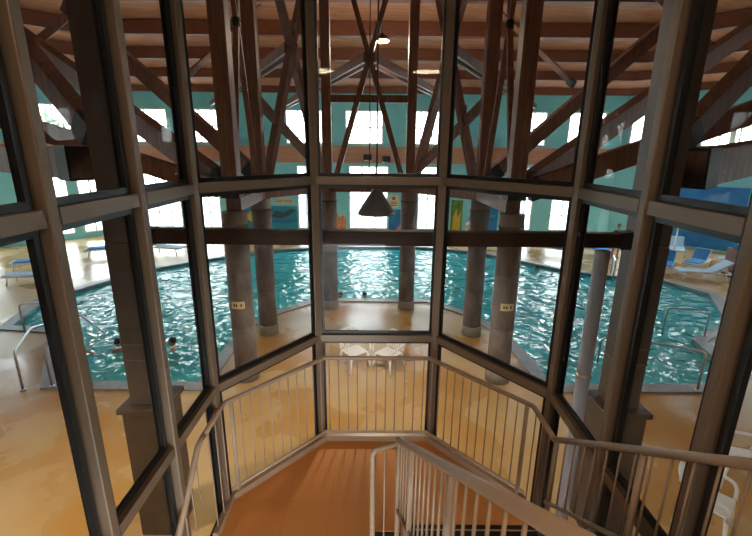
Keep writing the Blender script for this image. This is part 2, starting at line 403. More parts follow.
frame('D', 'E', 'timber truss with crossing legs right of the lamp, between back right columns', braces=[(pt('E', 6.3), pt('D', 4.25))], outs=[(9.0, 25.95, 7.6)])
frame('A', 'B', 'timber truss between the two left side columns, seen almost edge on', k=0.5)
frame('E', 'F', 'timber truss between the two right side columns, seen almost edge on', k=0.5)

def strut(p, q, w, h, label, plank=False, plate=None):
    t = thing('timber_strut', p, label, 'strut', 'diagonal timber struts beside the ring')
    MB().bar(p, q, w, h).build('beam', 'timber', t, bevel=0.012)
    e = V(p) + (V(q) - V(p)).normalized() * 0.25
    MB().bar(p, e, w + 0.03, h + 0.03).build('end_plate', 'darksteel', t)
    return t
def ext(a, b, k): a = V(a); b = V(b); return tuple(a + (b - a) * k)
aA, aF, aB, aE = (-3.1, 8.66, 4.35), (3.0, 8.68, 4.35), (-3.2, 11.2, 4.45), (3.0, 11.25, 4.45)
strut(aA, ext(aA, (-9, 12.2, 7.6), 1.35), 0.30, 0.42, 'long dark strut rising outward to the left from the nearest left column')
strut(aF, ext(aF, (8.9, 12.2, 7.6), 1.35), 0.30, 0.42, 'long dark strut rising outward to the right from the nearest right column')
strut(aB, (-8.3, 12.6, 8.7), 0.22, 0.34, 'steep strut rising left behind the nearest left column')
strut(aE, (8.1, 12.6, 8.7), 0.22, 0.34, 'steep strut rising right behind the nearest right column')
aA2, aF2 = (-3.1, 8.5, 4.28), (3.0, 8.5, 4.28)
strut(aA2, (-8.2, 7.9, 6.0), 0.26, 0.34, 'low flat strut running left from the nearest left column')
strut(aF2, (8.2, 8.0, 6.3), 0.26, 0.40, 'low flat strut running right from the nearest right column')
strut((-3.2, 5.0, 5.15), (-5.1, 6.0, 7.0), 0.2, 0.24, 'strut rising left from the left brown pillar behind side glass')
strut((3.42, 5.0, 5.15), (5.6, 6.0, 7.0), 0.2, 0.24, 'strut rising right from the right brown pillar behind side glass')
strut((-3.25, 4.75, 4.85), (-10.5, 9.2, 4.95), 0.24, 0.34, 'level dark beam running back left from the left brown pillar')
strut((3.48, 4.75, 4.85), (9.4, 8.0, 5.5), 0.24, 0.40, 'dark beam running back right from the right brown pillar')
for sx, ex in ((-1, 'left'), (1, 'right')):
    strut((sx * 9.0 - 0.1, 12.2, 7.6), (sx * 6.6, 14.4, 10.9), 0.1, 0.2, 'light brace under the roof at far %s, above the outer strut' % ex)
    strut((sx * 5.6, 13.0, 6.9), (sx * 4.2, 17.0, 10.0), 0.09, 0.16, 'thin pale brace under the roof boards, %s of the column ring' % ex)

# brown pillars flanking the bay
for x, s, nm in ((-2.86, -1, 'left'), (3.10, 1, 'right')):
    t = thing('square_pillar', (x, 4.75, 0), 'brown square pillar on a wider plinth behind the %s side glass' % nm, 'pillar', 'square pillars beside the bay')
    MB().box(x - 0.17, x + 0.17, 4.58, 4.92, 1.95, 4.0).build('lower_shaft', 'clad', t, bevel=0.01)
    MB().box(x - 0.165, x + 0.165, 4.585, 4.915, 4.0, 11.9).build('upper_shaft', 'cladup', t, bevel=0.01)
    MB().box(x - 0.25, x + 0.25, 4.50, 5.00, 0, 1.88).build('plinth', 'plinth', t, bevel=0.012)
    MB().box(x - 0.29, x + 0.29, 4.46, 5.04, 1.88, 1.95).build('cap_ledge', 'plinth', t, bevel=0.01)
    for z in (2.55, 2.75): MB().box(x - 0.175, x + 0.175, 4.575, 4.925, z, z + 0.018).build('seam', 'seam', t)
t = thing('tie_beam', (0.13, 4.78, 3.97), 'dark level timber beam crossing in front of the columns above the pool', 'beam')
MB().box(-2.685, 2.925, 4.68, 4.82, 3.97, 4.135).build('beam', 'darktimber', t, bevel=0.008)
MB().box(-2.68, -2.53, 4.66, 4.84, 3.955, 4.15).build('bracket', 'darksteel', t)
MB().box(2.77, 2.92, 4.66, 4.84, 3.955, 4.15).build('bracket', 'darksteel', t)
t = thing('pipe', (2.52, 4.57, 0), 'slim pale lavender pipe standing just left of the right brown pillar', 'pipe')
MB().tube([(2.52, 4.57, 0.06), (2.52, 4.57, 3.965)], 0.08, 20).build('shaft', 'pipe', t)
MB().lathe([(0.15, 0), (0.15, 0.04), (0.11, 0.06)], (2.52, 4.57, 0), 24).build('flange', 'pipe', t)
MB().lathe([(0.088, 0), (0.088, 0.06)], (2.52, 4.57, 2.4), 24).build('joint', 'steel', t)

# ------------------------------------------------------------ glazed bay
BAY = [(-1.45, 0.45), (-1.45, 1.10), (-1.45, 1.81), (-1.45, 2.53), (-1.45, 3.31), (-0.66, 4.42), (0.695, 4.43), (1.575, 3.27), (1.56, 2.39), (1.56, 1.67), (1.56, 0.95), (1.56, 0.45)]
TR = [4.715, 2.97, 1.62]
ZT = 7.0
n = len(BAY)
cen = V((0.05, 2.4))
for i in range(n):
    p = V(BAY[i])
    if 0 < i < n - 1:
        d1 = (p - V(BAY[i - 1])).normalized(); d2 = (V(BAY[i + 1]) - p).normalized()
        inn = (V((d1.y, -d1.x)) + V((d2.y, -d2.x))).normalized()
    else:
        inn = V((1 if p.x < 0 else -1, 0))
    tv = V((-inn.y, inn.x))
    hw = 0.042 if p.y > 4 else 0.029
    mb = MB(); mb.obox(p, tv, inn, -hw, hw, -0.03, 0.062, 0, ZT)
    o = trim(mb, 'bronze', bevel=0.006)
    MB().obox(p, tv, inn, -0.052, 0.052, -0.045, -0.0305, 0, ZT).build('pressure_cap', 'gasket', o)
for i in range(n - 1):
    p, q = V(BAY[i]), V(BAY[i + 1]); L = (q - p).length; ax = (q - p) / L; inn = V((ax.y, -ax.x))
    winN[0] += 1
    mb = MB()
    for z in TR + [0.05, ZT - 0.05]:
        mb.obox(p, ax, inn, 0.045, L - 0.045, -0.025, 0.055, z - 0.038, z + 0.038)
    o = struct(mb.build('window_%d' % winN[0], 'bronze'))
    rows = [0.05] + sorted(TR) + [ZT - 0.05]
    for z0, z1 in zip(rows, rows[1:]):
        a, b = z0 + 0.04, z1 - 0.04; u0, u1 = 0.05, L - 0.05
        MB().obox(p, ax, inn, u0, u1, -0.014, -0.008, a, b).build('pane', 'glass', o)
        g = MB(); t = 0.036
        for w0, w1 in ((-0.007, 0.018),):
            g.obox(p, ax, inn, u0, u0 + t, w0, w1, a, b); g.obox(p, ax, inn, u1 - t, u1, w0, w1, a, b)
            g.obox(p, ax, inn, u0 + t, u1 - t, w0, w1, a, a + t); g.obox(p, ax, inn, u0 + t, u1 - t, w0, w1, b - t, b)
        g.build('gasket', 'gasket', o)
# bay roof
struct(MB().prism([(x * 1.04, y + (0.08 if y > 3 else 0)) for x, y in BAY], ZT, ZT + 0.2).build('ceiling_bay', 'plaster'))
struct(MB().box(-6, 6, -4.0, 0.25, ZT, ZT + 0.2).build('ceiling_upper', 'plaster'))
# wall of the building that the bay grows out of (behind the viewpoint line), with an opening for the bay
mb = MB()
for a, b, z0, z1 in ((-25, -1.5, 0, 12), (1.58, 25, 0, 12), (-1.5, 1.58, ZT, 12)): mb.box(a, b, 0.25, 0.4, z0, z1)
struct(mb.build('wall_near', 'plaster'))
mb = MB(); mb.box(-6, 6, -4.2, -4.0, ZU - 0.3, ZT); struct(mb.build('wall_back', 'plaster'))
struct(MB().box(-6.2, -6, -4.0, 0.25, ZU - 0.3, ZT).build('wall_side_left', 'plaster'))
struct(MB().box(6, 6.2, -4.0, 0.25, ZU - 0.3, ZT).build('wall_side_right', 'plaster'))
struct(MB().box(-6, 6, -4.0, 0.25, ZU - 0.25, ZU).build('floor_upper', 'carpet'))

# landing slab
YE = 2.93
LAND = [(-1.415, YE), (-1.415, 3.37), (-0.60, 4.325), (0.63, 4.335), (1.49, 3.37), (1.49, YE + 0.02), (0.25, YE + 0.02), (0.25, 3.04), (0.0, 3.04), (0.0, YE)]
mb = MB(); mb.prism(LAND, ZL - 0.2, ZL); struct(mb.build('floor_landing', 'tile'), 'terracotta tiled stair landing inside the glazed bay', 'floor')

# stair flights
NR = 10; RISE = (ZU - ZL) / NR; GO = 0.262
t = thing('staircase', (0.84, 1.6, ZL), 'stair flight rising toward the viewer with black ribbed treads, at lower right', 'stairs')
for i in range(NR - 1):
    z = ZL + RISE * (i + 1); y = YE + 0.02 - GO * i
    tr = MB().box(0.252, 1.40, y - GO - 0.02, y, z - 0.035, z).build('tread', 'tread', t)
    MB().box(0.252, 1.40, y - 0.062, y - 0.047, z, z + 0.003).build('grip_strip', 'strip', tr)
    MB().box(0.252, 1.40, y - GO + 0.0, y - GO + 0.015, z - 0.0, z + RISE - 0.036).build('riser', 'stringer', t)
slope = RISE / GO
MB().box(0.004, 0.24, 2.95, 3.036, ZL - 0.06, ZL - 0.01).build('gap_shade_strip', 'tread', t)  # black slab closing the gap between flights, stands in for its shade
def stringer(x0, x1, za, ya, zb, yb, h):
    mb = MB(); mb.hexa([(x0, ya, za - h), (x1, ya, za - h), (x1, ya, za + 0.05), (x0, ya, za + 0.05), (x0, yb, zb - h), (x1, yb, zb - h), (x1, yb, zb + 0.05), (x0, yb, zb + 0.05)]); return mb
for x0, x1 in ((0.245, 0.274), (1.401, 1.43)):
    stringer(x0, x1, ZL + RISE, YE + 0.02, ZU + RISE * 0.2, YE - GO * (NR - 0.8), 0.26).build('stringer', 'stringer', t)
t = thing('staircase', (-0.7, 1.6, ZL), 'stair flight dropping from the landing edge toward the pool deck, at lower left', 'stairs')
for i in range(NR - 1):
    z = ZL - RISE * (i + 1); y = YE - 0.02 - GO * i
    MB().box(-1.30, -0.03, y - GO - 0.02, y, z - 0.035, z).build('tread', 'tread', t)
for x0, x1 in ((-1.335, -1.302), (-0.028, 0.0)):
    stringer(x0, x1, ZL - 0.06, YE - 0.01, ZL - 0.06 - slope * GO * 9.3, YE - 0.01 - GO * 9.3, 0.26).build('stringer', 'stringer', t)

# ------------------------------------------------------------ guard rails
ZH = 2.772; ZB = 1.815; RR = 0.024
def arc_path(pts, rad=0.06, k=4):
    pts = [V(p) for p in pts]; out = [pts[0]]
    for a, b, c in zip(pts, pts[1:], pts[2:]):
        d1 = (a - b).normalized(); d2 = (c - b).normalized(); r = min(rad, (a - b).length / 2, (c - b).length / 2)
        for i in range(k + 1):
            s = i / k; out.append((b + d1 * r).lerp(b, s).lerp(b.lerp(b + d2 * r, s), s))
    out.append(pts[-1]); return out
def balusters(t, a, b, offb, offt, spacing=0.118, r=0.0065, posts=(), first=0.5, pr=0.020):
    """upright bars between the sloped line a-b (handrail centres) and the bottom rail offb below"""
    a = V(a); b = V(b); L = (V((b.x, b.y)) - V((a.x, a.y))).length; nb = max(1, round(L / spacing))
    for i in range(nb):
        f = (i + first) / nb; p = a.lerp(b, f)
        MB().tube([(p.x, p.y, p.z - offb), (p.x, p.y, p.z - offt)], r, 8).build('baluster', 'paint', t)
    for f, zb in posts:
        p = a.lerp(b, f); MB().tube([(p.x, p.y, zb), (p.x, p.y, p.z - offt)], pr, 12).build('post', 'paint', t)
FL = [(-1.385, 2.93), (-1.385, 3.38), (-0.575, 4.28), (0.605, 4.29), (1.455, 3.38), (1.455, 2.93)]
t = thing('guard_rail', (0, 4.28, ZL), 'taupe painted guard rail running round the landing against the glass', 'railing')
MB().tube(arc_path([(x, y, ZH) for x, y in FL], 0.03), RR, 12).build('handrail', 'paint', t)
MB().tube(arc_path([(x, y, ZB) for x, y in FL[1:-1]], 0.03), 0.018, 10).build('bottom_rail', 'paint', t)
mb = MB()
for (a, b) in zip(FL, FL[1:]):
    mb.bar((a[0], a[1], ZL + 0.035), (b[0], b[1], ZL + 0.035), 0.05, 0.07)
mb.build('kick_board', 'paint', t)
for i, (a, b) in enumerate(zip(FL, FL[1:])):
    posts = [(0.06, ZL)] if i == 1 else ([(0.95, ZL)] if i == 3 else [])
    if i in (1, 2, 3): balusters(t, (*a, ZH), (*b, ZH), ZH - ZB, 0.02, 0.108, posts=posts)
    else: balusters(t, (*a, ZH), (*b, ZH), ZH - ZL - 0.06, 0.02, 0.13)
# wall-side rail climbing on the right
def climb(x, y0, z0, y1, sl): return [(x, y0, z0), (x, y1, z0 + sl * (y0 - y1))]
SU = slope
t = thing('stair_rail', (1.455, 2.93, ZL), 'taupe stair rail climbing toward the viewer along the right hand glass', 'railing', 'stair handrails')
a, b = climb(1.455, 2.92, ZH, 0.55, 0.695)
MB().tube([a, b], RR, 12).build('handrail', 'paint', t)
MB().tube([(a[0], a[1], a[2] - 0.62), (b[0], b[1], b[2] - 0.62)], 0.017, 10).build('bottom_rail', 'paint', t)
balusters(t, a, b, 0.62, 0.02, 0.125, posts=[(0.02, a[2] - 1.02), (0.42, a[2] + 0.42 * (b[2] - a[2]) - 0.95), (0.9, a[2] + 0.9 * (b[2] - a[2]) - 0.95)], pr=0.02)
t = thing('stair_rail', (-1.385, 2.93, ZL), 'taupe stair rail dropping away along the left hand glass', 'railing', 'stair handrails')
a, b = (-1.385, 2.82, ZH), (-1.385, 0.65, ZH - 2.17 * 0.93)
MB().tube(arc_path([(-1.385, 2.925, ZH), a, b], 0.05), RR, 12).build('handrail', 'paint', t)
MB().tube([(a[0], a[1], a[2] - 0.92), (b[0], b[1], b[2] - 0.45)], 0.017, 10).build('bottom_rail', 'paint', t)
balusters(t, a, b, 0.47, 0.02, 0.125, posts=[(0.2, a[2] + 0.2 * (b[2] - a[2]) - 0.85), (0.6, a[2] + 0.6 * (b[2] - a[2]) - 0.75)])
# inner rail
t = thing('stair_rail', (0.2, 2.9, ZL), 'thick inner stair rail sweeping from mid landing down past the viewer', 'railing', 'stair handrails')
a, b = V((0.195, 2.90, ZH)), V((0.455, 0.15, ZH + 0.665 * 2.75))
end = [(-0.012, 2.80, ZL - 0.1), (-0.012, 2.80, ZH - 0.03), (0.17, 2.885, ZH - 0.03), (0.19, 2.89, ZH - 0.02)]
MB().tube([a, b], 0.025, 16).build('handrail', 'paint', t)
MB().tube(arc_path(end, 0.05, 5), 0.022, 12).build('end_loop', 'paint', t)
MB().tube([(0.0, 2.81, ZL + 0.03), (0.185, 2.89, ZL + 0.03)], 0.016, 10).build('loop_bottom_rail', 'paint', t)
MB().tube([(0.085, 2.85, ZL + 0.03), (0.085, 2.85, ZH - 0.04)], 0.0065, 8).build('baluster', 'paint', t)
MB().tube([(a.x, a.y, a.z - 0.70), (b.x, b.y, b.z - 0.70)], 0.018, 10).build('bottom_rail', 'paint', t)
balusters(t, a, b, 0.70, 0.02, 0.112, r=0.0075, posts=[(0.012, ZL - 0.1), (0.2, a.z + 0.2 * (b.z - a.z) - 0.95), (0.51, a.z + 0.51 * (b.z - a.z) - 0.95), (0.85, a.z + 0.85 * (b.z - a.z) - 0.95)], pr=0.021)

# ------------------------------------------------------------ lamps
LAMPS = []
for px, py, lb in ((0.0, 7.0, 'grey cone pendant lamp hanging at the centre in front of the far windows'),
                   (-5.2, 3.2, 'unseen grey cone pendant lamp added to light the deck left of the bay'), (5.6, 3.0, 'unseen grey cone pendant lamp added to light the deck right of the bay')):  # side pair is out of view, added to light the near deck
    t = thing('pendant_lamp', (px, py, 4.0), lb, 'lamp', 'cone pendant lamps')
    MB().lathe([(0.07, 0.44), (0.075, 0.40), (0.30, 0.05), (0.31, 0.0), (0.295, 0.0), (0.285, 0.04), (0.06, 0.38)], (px, py, 4.0), 32, cap=False).build('shade', 'lampgrey', t)
    MB().lathe([(0.0505, 0.43), (0.09, 0.44), (0.07, 0.56), (0.03, 0.60)], (px, py, 4.0), 20).build('lamp_holder', 'lampgrey', t)
    MB().lathe([(0.05, 0.36), (0.075, 0.28), (0.05, 0.22)], (px, py, 4.0), 16).build('bulb', 'lampwhite', t)
    MB().tube([(px, py, 4.58), (px, py, 11.98)], 0.013, 6).build('cable', 'black', t)
    MB().tube([(px - 0.12, py, 4.75), (px - 0.12, py, 11.98)], 0.008, 6).build('chain', 'darksteel', t)
    MB().tube([(px - 0.13, py, 4.75), (px + 0.02, py, 4.57)], 0.008, 6).build('chain_link', 'darksteel', t)
    LAMPS.append((px, py, 4.12))
t = thing('ceiling_lamp', (0.13, 15, 8.46), 'small warm glowing disc lamp hanging under the roof beside the lamp cable', 'lamp')
MB().lathe([(0.03, 0.22), (0.10, 0.16), (0.25, 0.06), (0.26, 0.0), (0.24, 0.0)], (0.13, 15, 8.46), 24, cap=True).build('shade', 'lampgrey', t)
MB().lathe([(0.24, -0.002), (0.20, -0.04), (0.1, -0.06)], (0.13, 15, 8.46), 24).build('bulb_glass', 'bulb', t)
MB().tube([(0.13, 15, 8.67), (0.13, 15, 11.68)], 0.012, 6).build('stem', 'black', t)
for x, z, dx, lb in ((-0.55, 4.52, -0.05, 'small black spotlight on the wood band left of the lamp cable'), (0.55, 4.42, 0.1, 'square black speaker on the wood band right of the lamp cable'), (6.0, 4.1, 0, 'oval black speaker under the wood band right of centre')):
    t = thing('wall_speaker', (x, 25.55, z), lb, 'speaker', 'black fittings on the wood band')
    MB().box(x - 0.24, x + 0.24, 25.2, 25.5, z, z + 0.36).build('housing', 'black', t, bevel=0.06)
    MB().bar((x, 25.5, z + 0.3), (x, 25.66, 4.6), 0.06, 0.06).build('bracket', 'black', t)

# ------------------------------------------------------------ signs and murals on the far wall
def text_mesh(s, size, loc, m, parent, rot=(PI / 2, 0, 0), name='lettering'):
    cu = bpy.data.curves.new(name, 'FONT'); cu.body = s; cu.size = size; cu.align_x = 'CENTER'; cu.align_y = 'CENTER'; cu.extrude = 0.004
    tmp = bpy.data.objects.new('tmp', cu); C.objects.link(tmp)
    bpy.context.view_layer.update()
    me = bpy.data.meshes.new_from_object(tmp.evaluated_get(bpy.context.evaluated_depsgraph_get()))
    C.objects.unlink(tmp); bpy.data.objects.remove(tmp)
    o = bpy.data.objects.new(name, me); C.objects.link(o); me.materials.append(M[m]) if not me.materials else None
    o.parent = parent; o.rotation_euler = rot; o.location = V(loc) - parent.location
    return o
t = thing('wall_sign', (-5.75, 25.95, 2.03), 'long cream sign with dark capitals on the teal wall left of centre', 'sign')
MB().box(-6.25, -5.15, 25.93, 25.99, 1.88, 2.22).build('board', 'cream', t)
text_mesh('DEEP END', 0.235, (-5.7, 25.925, 2.05), 'signink', t)
t = thing('wall_sign', (0.95, 25.95, 2.0), 'upright cream sign with small red mark on the teal wall right of the lamp', 'sign')
MB().box(0.76, 1.34, 25.93, 25.99, 1.72, 2.46).build('board', 'cream', t)
MB().lathe([(0.11, 0), (0.11, 0.012)], (0, 0, 0), 20).build('symbol', 'signred', t)
t.children[-1].data.transform(Matrix.Translation(-t.children[-1].data.vertices[0].co * 0)); s = t.children[-1]; s.rotation_euler = (PI / 2, 0, 0); s.location = (1.05 - 0.95, 25.927 - 25.95, 2.28 - 2.0)
s.data.transform(Matrix.Translation(t.location))
for z, w in ((2.06, 0.42), (1.96, 0.36), (1.85, 0.40)): MB().box(1.05 - w / 2, 1.05 + w / 2, 25.92, 25.929, z - 0.02, z + 0.02).build('text_line', 'signink', t)
def mural(x0, x1, z0, z1, m, label, shapes):
    t = thing('wall_mural', ((x0 + x1) / 2, 25.99, z0), label, 'mural', 'painted murals on the far wall')
    MB().box(x0, x1, 25.965, 25.995, z0, z1).build('painted_panel', m, t)
    for k, (nm, poly, mm) in enumerate(shapes):
        mb = MB(); y = 25.963 - 0.004 * k
        a = [mb.bm.verts.new((x, y, z)) for x, z in poly]; b = [mb.bm.verts.new((x, y - 0.003, z)) for x, z in poly]
        mb.bm.faces.new(a); mb.bm.faces.new(b[::-1])
        for i in range(len(poly)): mb.bm.faces.new((a[i], a[(i + 1) % len(poly)], b[(i + 1) % len(poly)], b[i]))
        mb.build(nm, mm, t)
    return t
mural(-6.6, -4.9, 0.1, 1.75, 'sea', 'blue sea mural with a dark reef below the long cream sign', [
    ('reef_shape', [(-6.55, 1.1), (-6.2, 1.45), (-5.7, 1.35), (-5.3, 1.6), (-4.95, 1.5), (-5.4, 1.15), (-6.0, 0.95)], 'seadark'),
    ('fish_shape', [(-5.35, 0.85), (-5.15, 1.15), (-4.95, 1.2), (-4.92, 0.7), (-5.15, 0.6)], 'sea')])
mural(-8.6, -7.0, 0.1, 2.0, 'sea', 'blue sea mural with a yellow fish between the left columns', [
    ('fish_shape', [(-8.1, 1.0), (-7.8, 1.4), (-7.5, 1.2), (-7.25, 1.4), (-7.25, 0.8), (-7.5, 0.95), (-7.8, 0.75)], 'yellow')])
mural(-3.1, -1.8, 0.1, 2.4, 'teal', 'orange coral mural left of the centre window', [
    ('coral_shape', [(-3.05, 0.12), (-3.05, 1.0), (-2.85, 1.3), (-2.7, 1.0), (-2.5, 1.5), (-2.3, 1.1), (-2.05, 1.25), (-1.85, 0.8), (-1.95, 0.12)], 'coral')])
mural(0.78, 2.4, 0.1, 1.6, 'seablue', 'blue mural with an orange coral mound right of the centre window', [
    ('coral_shape', [(1.1, 0.12), (1.3, 0.5), (1.6, 0.75), (1.8, 1.05), (2.0, 0.9), (2.35, 1.25), (2.38, 0.12)], 'coral')])
mural(4.6, 5.3, 0.1, 2.2, 'weed', 'green seaweed mural right of the lamp columns', [
    ('weed_shape', [(4.7, 0.3), (4.75, 1.2), (4.95, 1.7), (5.0, 1.1), (5.2, 1.5), (5.2, 0.3)], 'yellow')])
mural(6.6, 7.5, 0.1, 1.8, 'seablue', 'plain blue sea mural panel right of the second right column', [
    ('wave_shape', [(6.65, 1.2), (6.9, 1.45), (7.2, 1.3), (7.45, 1.5), (7.45, 1.25), (7.2, 1.1), (6.9, 1.2)], 'sea')])
p0 = V((14.4, 26)); ax = V((1, -1)).normalized(); ay = V((1, 1)).normalized()
q = p0 + ax * 4.6
t = thing('wall_mural', (q.x, q.y, 0.1), 'tall deep blue mural panel on the angled right wall behind the loungers', 'mural', 'painted murals on the far wall')
MB().obox(p0, ax, ay, 2.9, 6.3, -0.03, -0.004, 0.1, 3.4).build('painted_panel', 'seablue', t)
MB().obox(p0, ax, ay, 3.3, 5.9, -0.04, -0.031, 0.8, 1.1).build('wave_shape', 'sea', t)
for k, lb in (('A', 'small cream depth plaque on the nearest left concrete column'), ('F', 'small cream depth plaque on the nearest right concrete column')):
    x, y = COL[k]
    t = thing('plaque', (x, y - 0.266, 1.83), lb, 'sign', 'cream plaques on columns')
    mb = MB()
    for i in range(6):
        a0 = -PI / 2 + (i - 3) * 0.19; a1 = a0 + 0.19
        f = lambda a, r: (x + r * math.cos(a), y + r * math.sin(a))
        p = [f(a0, 0.255), f(a1, 0.255), f(a1, 0.262), f(a0, 0.262)]
        mb.prism(p, 1.76, 1.92)
    mb.build('board', 'cream', t)
    mb = MB()
    for i in (1, 2, 4):
        a0 = -PI / 2 + (i - 3) * 0.19 + 0.03; a1 = a0 + 0.12
        p = [f(a0, 0.263), f(a1, 0.263), f(a1, 0.265), f(a0, 0.265)]; mb.prism(p, 1.81, 1.87)
    mb.build('marking', 'signink', t)

# ------------------------------------------------------------ pool grab rails
def grab(paths, r, label, base):
    t = thing('grab_rail', base, label, 'handrail', 'stainless pool grab rails')
    for i, p in enumerate(paths): MB().tube(arc_path(p, 0.10, 5), r, 10).build('rail', 'steel', t)
    for p in paths:
        for e in (p[0],):
            MB().lathe([(0.06, 0), (0.06, 0.02), (0.03, 0.035)], (e[0], e[1], e[2]), 12).build('flange', 'steel', t)
    return t
grab([[(-7.55, 8.0, 0), (-7.55, 8.0, 0.92), (-8.15, 9.2, 0.92), (-8.3, 11.0, 0.55), (-7.6, 11.3, -0.4)]], 0.024, 'stainless grab rail over the pool steps, leftmost near the glass', (-7.55, 8.0, 0))
grab([[(-7.0, 8.1, 0.04), (-7.0, 8.1, 0.9), (-6.9, 8.9, 0.9), (-6.9, 8.9, -0.4)]], 0.024, 'short stainless grab rail right of the left pool steps', (-7.0, 8.1, 0))
grab([[(-9.75, 10.8, 0), (-9.75, 10.8, 0.9), (-9.6, 11.7, 0.7), (-9.6, 11.7, -0.4)]], 0.022, 'stainless post rail at the far corner of the left pool steps', (-10.75, 10.9, 0))
grab([[(7.05, 8.18, 0.03), (7.05, 8.18, 0.95), (6.0, 9.2, 0.80), (5.6, 9.6, 0.6), (5.6, 9.6, -0.4)]], 0.024, 'long stainless grab rail reaching over the near right pool corner', (7.05, 8.18, 0))
grab([[(8.95, 10.0, 0), (8.95, 10.0, 1.1), (10.0, 10.1, 1.15), (10.0, 10.1, 0)]], 0.024, 'stainless hoop rail on the deck at the right pool edge', (8.95, 10.0, 0))
grab([[(9.4, 11.1, 0.03), (9.4, 11.1, 0.8), (8.4, 11.4, 0.75), (8.4, 11.4, -0.4)]], 0.022, 'short stainless rail entering the water beyond the hoop rail', (9.4, 11.1, 0))
grab([[(3.8, 8.05, 0.03), (3.8, 8.05, 0.85), (3.9, 8.9, 0.75), (4.3, 9.3, 0.35), (4.3, 9.3, -0.4)]], 0.024, 'stainless grab rail at the pool corner right of the nearest right column', (3.8, 8.05, 0))
grab([[(10.2, 17.6, 0), (10.2, 17.6, 0.8), (9.8, 16.7, 0.8), (9.8, 16.7, -0.4)]], 0.03, 'bent stainless ladder rail at the far right pool edge', (10.2, 17.6, 0))

# ------------------------------------------------------------ furniture
def lounger_proto(label):
    t = thing('sun_lounger', (0, 0, 0), label, 'sun lounger', 'sun loungers on the pool deck')
    mb = MB()
    for s in (-1, 1):
        mb.tube([(-0.95, s * 0.32, 0.33), (0.35, s * 0.32, 0.33), (0.95, s * 0.32, 0.33)], 0.03, 8)
    mb.bar((-0.95, -0.32, 0.33), (-0.95, 0.32, 0.33), 0.05, 0.05); mb.bar((0.95, -0.32, 0.33), (0.95, 0.32, 0.33), 0.05, 0.05)
    mb.build('frame', 'plastic', t)
    MB().box(-0.95, 0.30, -0.30, 0.30, 0.335, 0.375).build('seat', 'palecloth', t)
    MB().bar((0.28, 0, 0.36), (0.92, 0, 0.80), 0.60, 0.045).build('backrest', 'palecloth', t)
    for x in (-0.75, 0.7):
        for s in (-1, 1): MB().tube([(x, s * 0.32, 0.33), (x * 1.1, s * 0.33, 0.0)], 0.028, 8).build('leg', 'plastic', t)
    MB().bar((0.8, 0, 0.35), (0.72, 0, 0.66), 0.5, 0.03).build('back_prop', 'plastic', t)
    return t
def towel_on(x, y, a, label, m='bluecloth'):
    t = thing('beach_towel', (x, y, 0.38), label, 'towel', 'blue towels on loungers')
    mb = MB(); mb.box(-0.8, 0.25, -0.28, 0.28, 0.377, 0.41)
    mb.bar((0.26, 0, 0.412), (0.80, 0, 0.785), 0.55, 0.03)
    o = mb.build('cloth', m); o.parent = t; o.data.transform(Matrix.Translation((0, 0, -0.38))); t.rotation_euler.z = a
LG = [(15.6, 21.4, 1.0, 0, 'bare pale lounger at the back of the right deck by the blue mural'),
      (11.9, 23.3, 2.4, 0, 'bare pale lounger behind the second blue towelled one on the right deck'),
      (17.0, 19.3, 0.3, 0, 'bare pale lounger beside the brown towel cabinet'),
      (8.9, 21.4, 2.6, 1, 'pale lounger with blue towel right of the nearest right column, near the far wall'),
      (11.1, 21.2, 2.2, 1, 'pale lounger with blue towel second along the far right deck'),
      (13.1, 21.3, 2.2, 1, 'pale lounger with bright blue towel, third along the far right deck'),
      (12.9, 18.2, 0.9, 1, 'pale lounger with blue towel seen through right glass beside the big white one'),
      (13.6, 16.9, -0.2, 0, 'long bare pale lounger side on, nearest on the right deck'),
      (14.6, 18.6, 0.7, 1, 'lounger with blue towel behind the long bare one on the right deck'),
      (-10.5, 20.6, 2.9, 0, 'bare pale lounger on the left deck between the bay mullions'),
      (-13.2, 20.2, 0.5, 1, 'lounger with blue towel on the far left deck behind the brown pillar'),
      (-13.2, 15.6, 0.2, 0, 'bare white lounger on the bright left deck near the pool curve'),
      (-14.6, 17.6, 0.4, 1, 'lounger with blue towel on the far left deck beyond the bare white one')]
proto = None
for i, (x, y, a, tw, lb) in enumerate(LG):
    if proto is None: proto = lounger_proto(lb); o = proto
    else: o = dup_tree(proto)
    o['label'] = lb; o.location = (x, y, 0.0); o.rotation_euler.z = a
    if tw: towel_on(x, y, a, 'blue towel spread on ' + {8.9: 'the lounger right of the nearest right column', 11.1: 'the second far right lounger', 13.1: 'the third far right lounger', 12.9: 'the lounger beside the long bare one', 14.6: 'the lounger behind the long bare one', -13.2: 'the far left lounger behind the brown pillar', -14.6: 'the lounger beyond the bare white one at left'}[x])

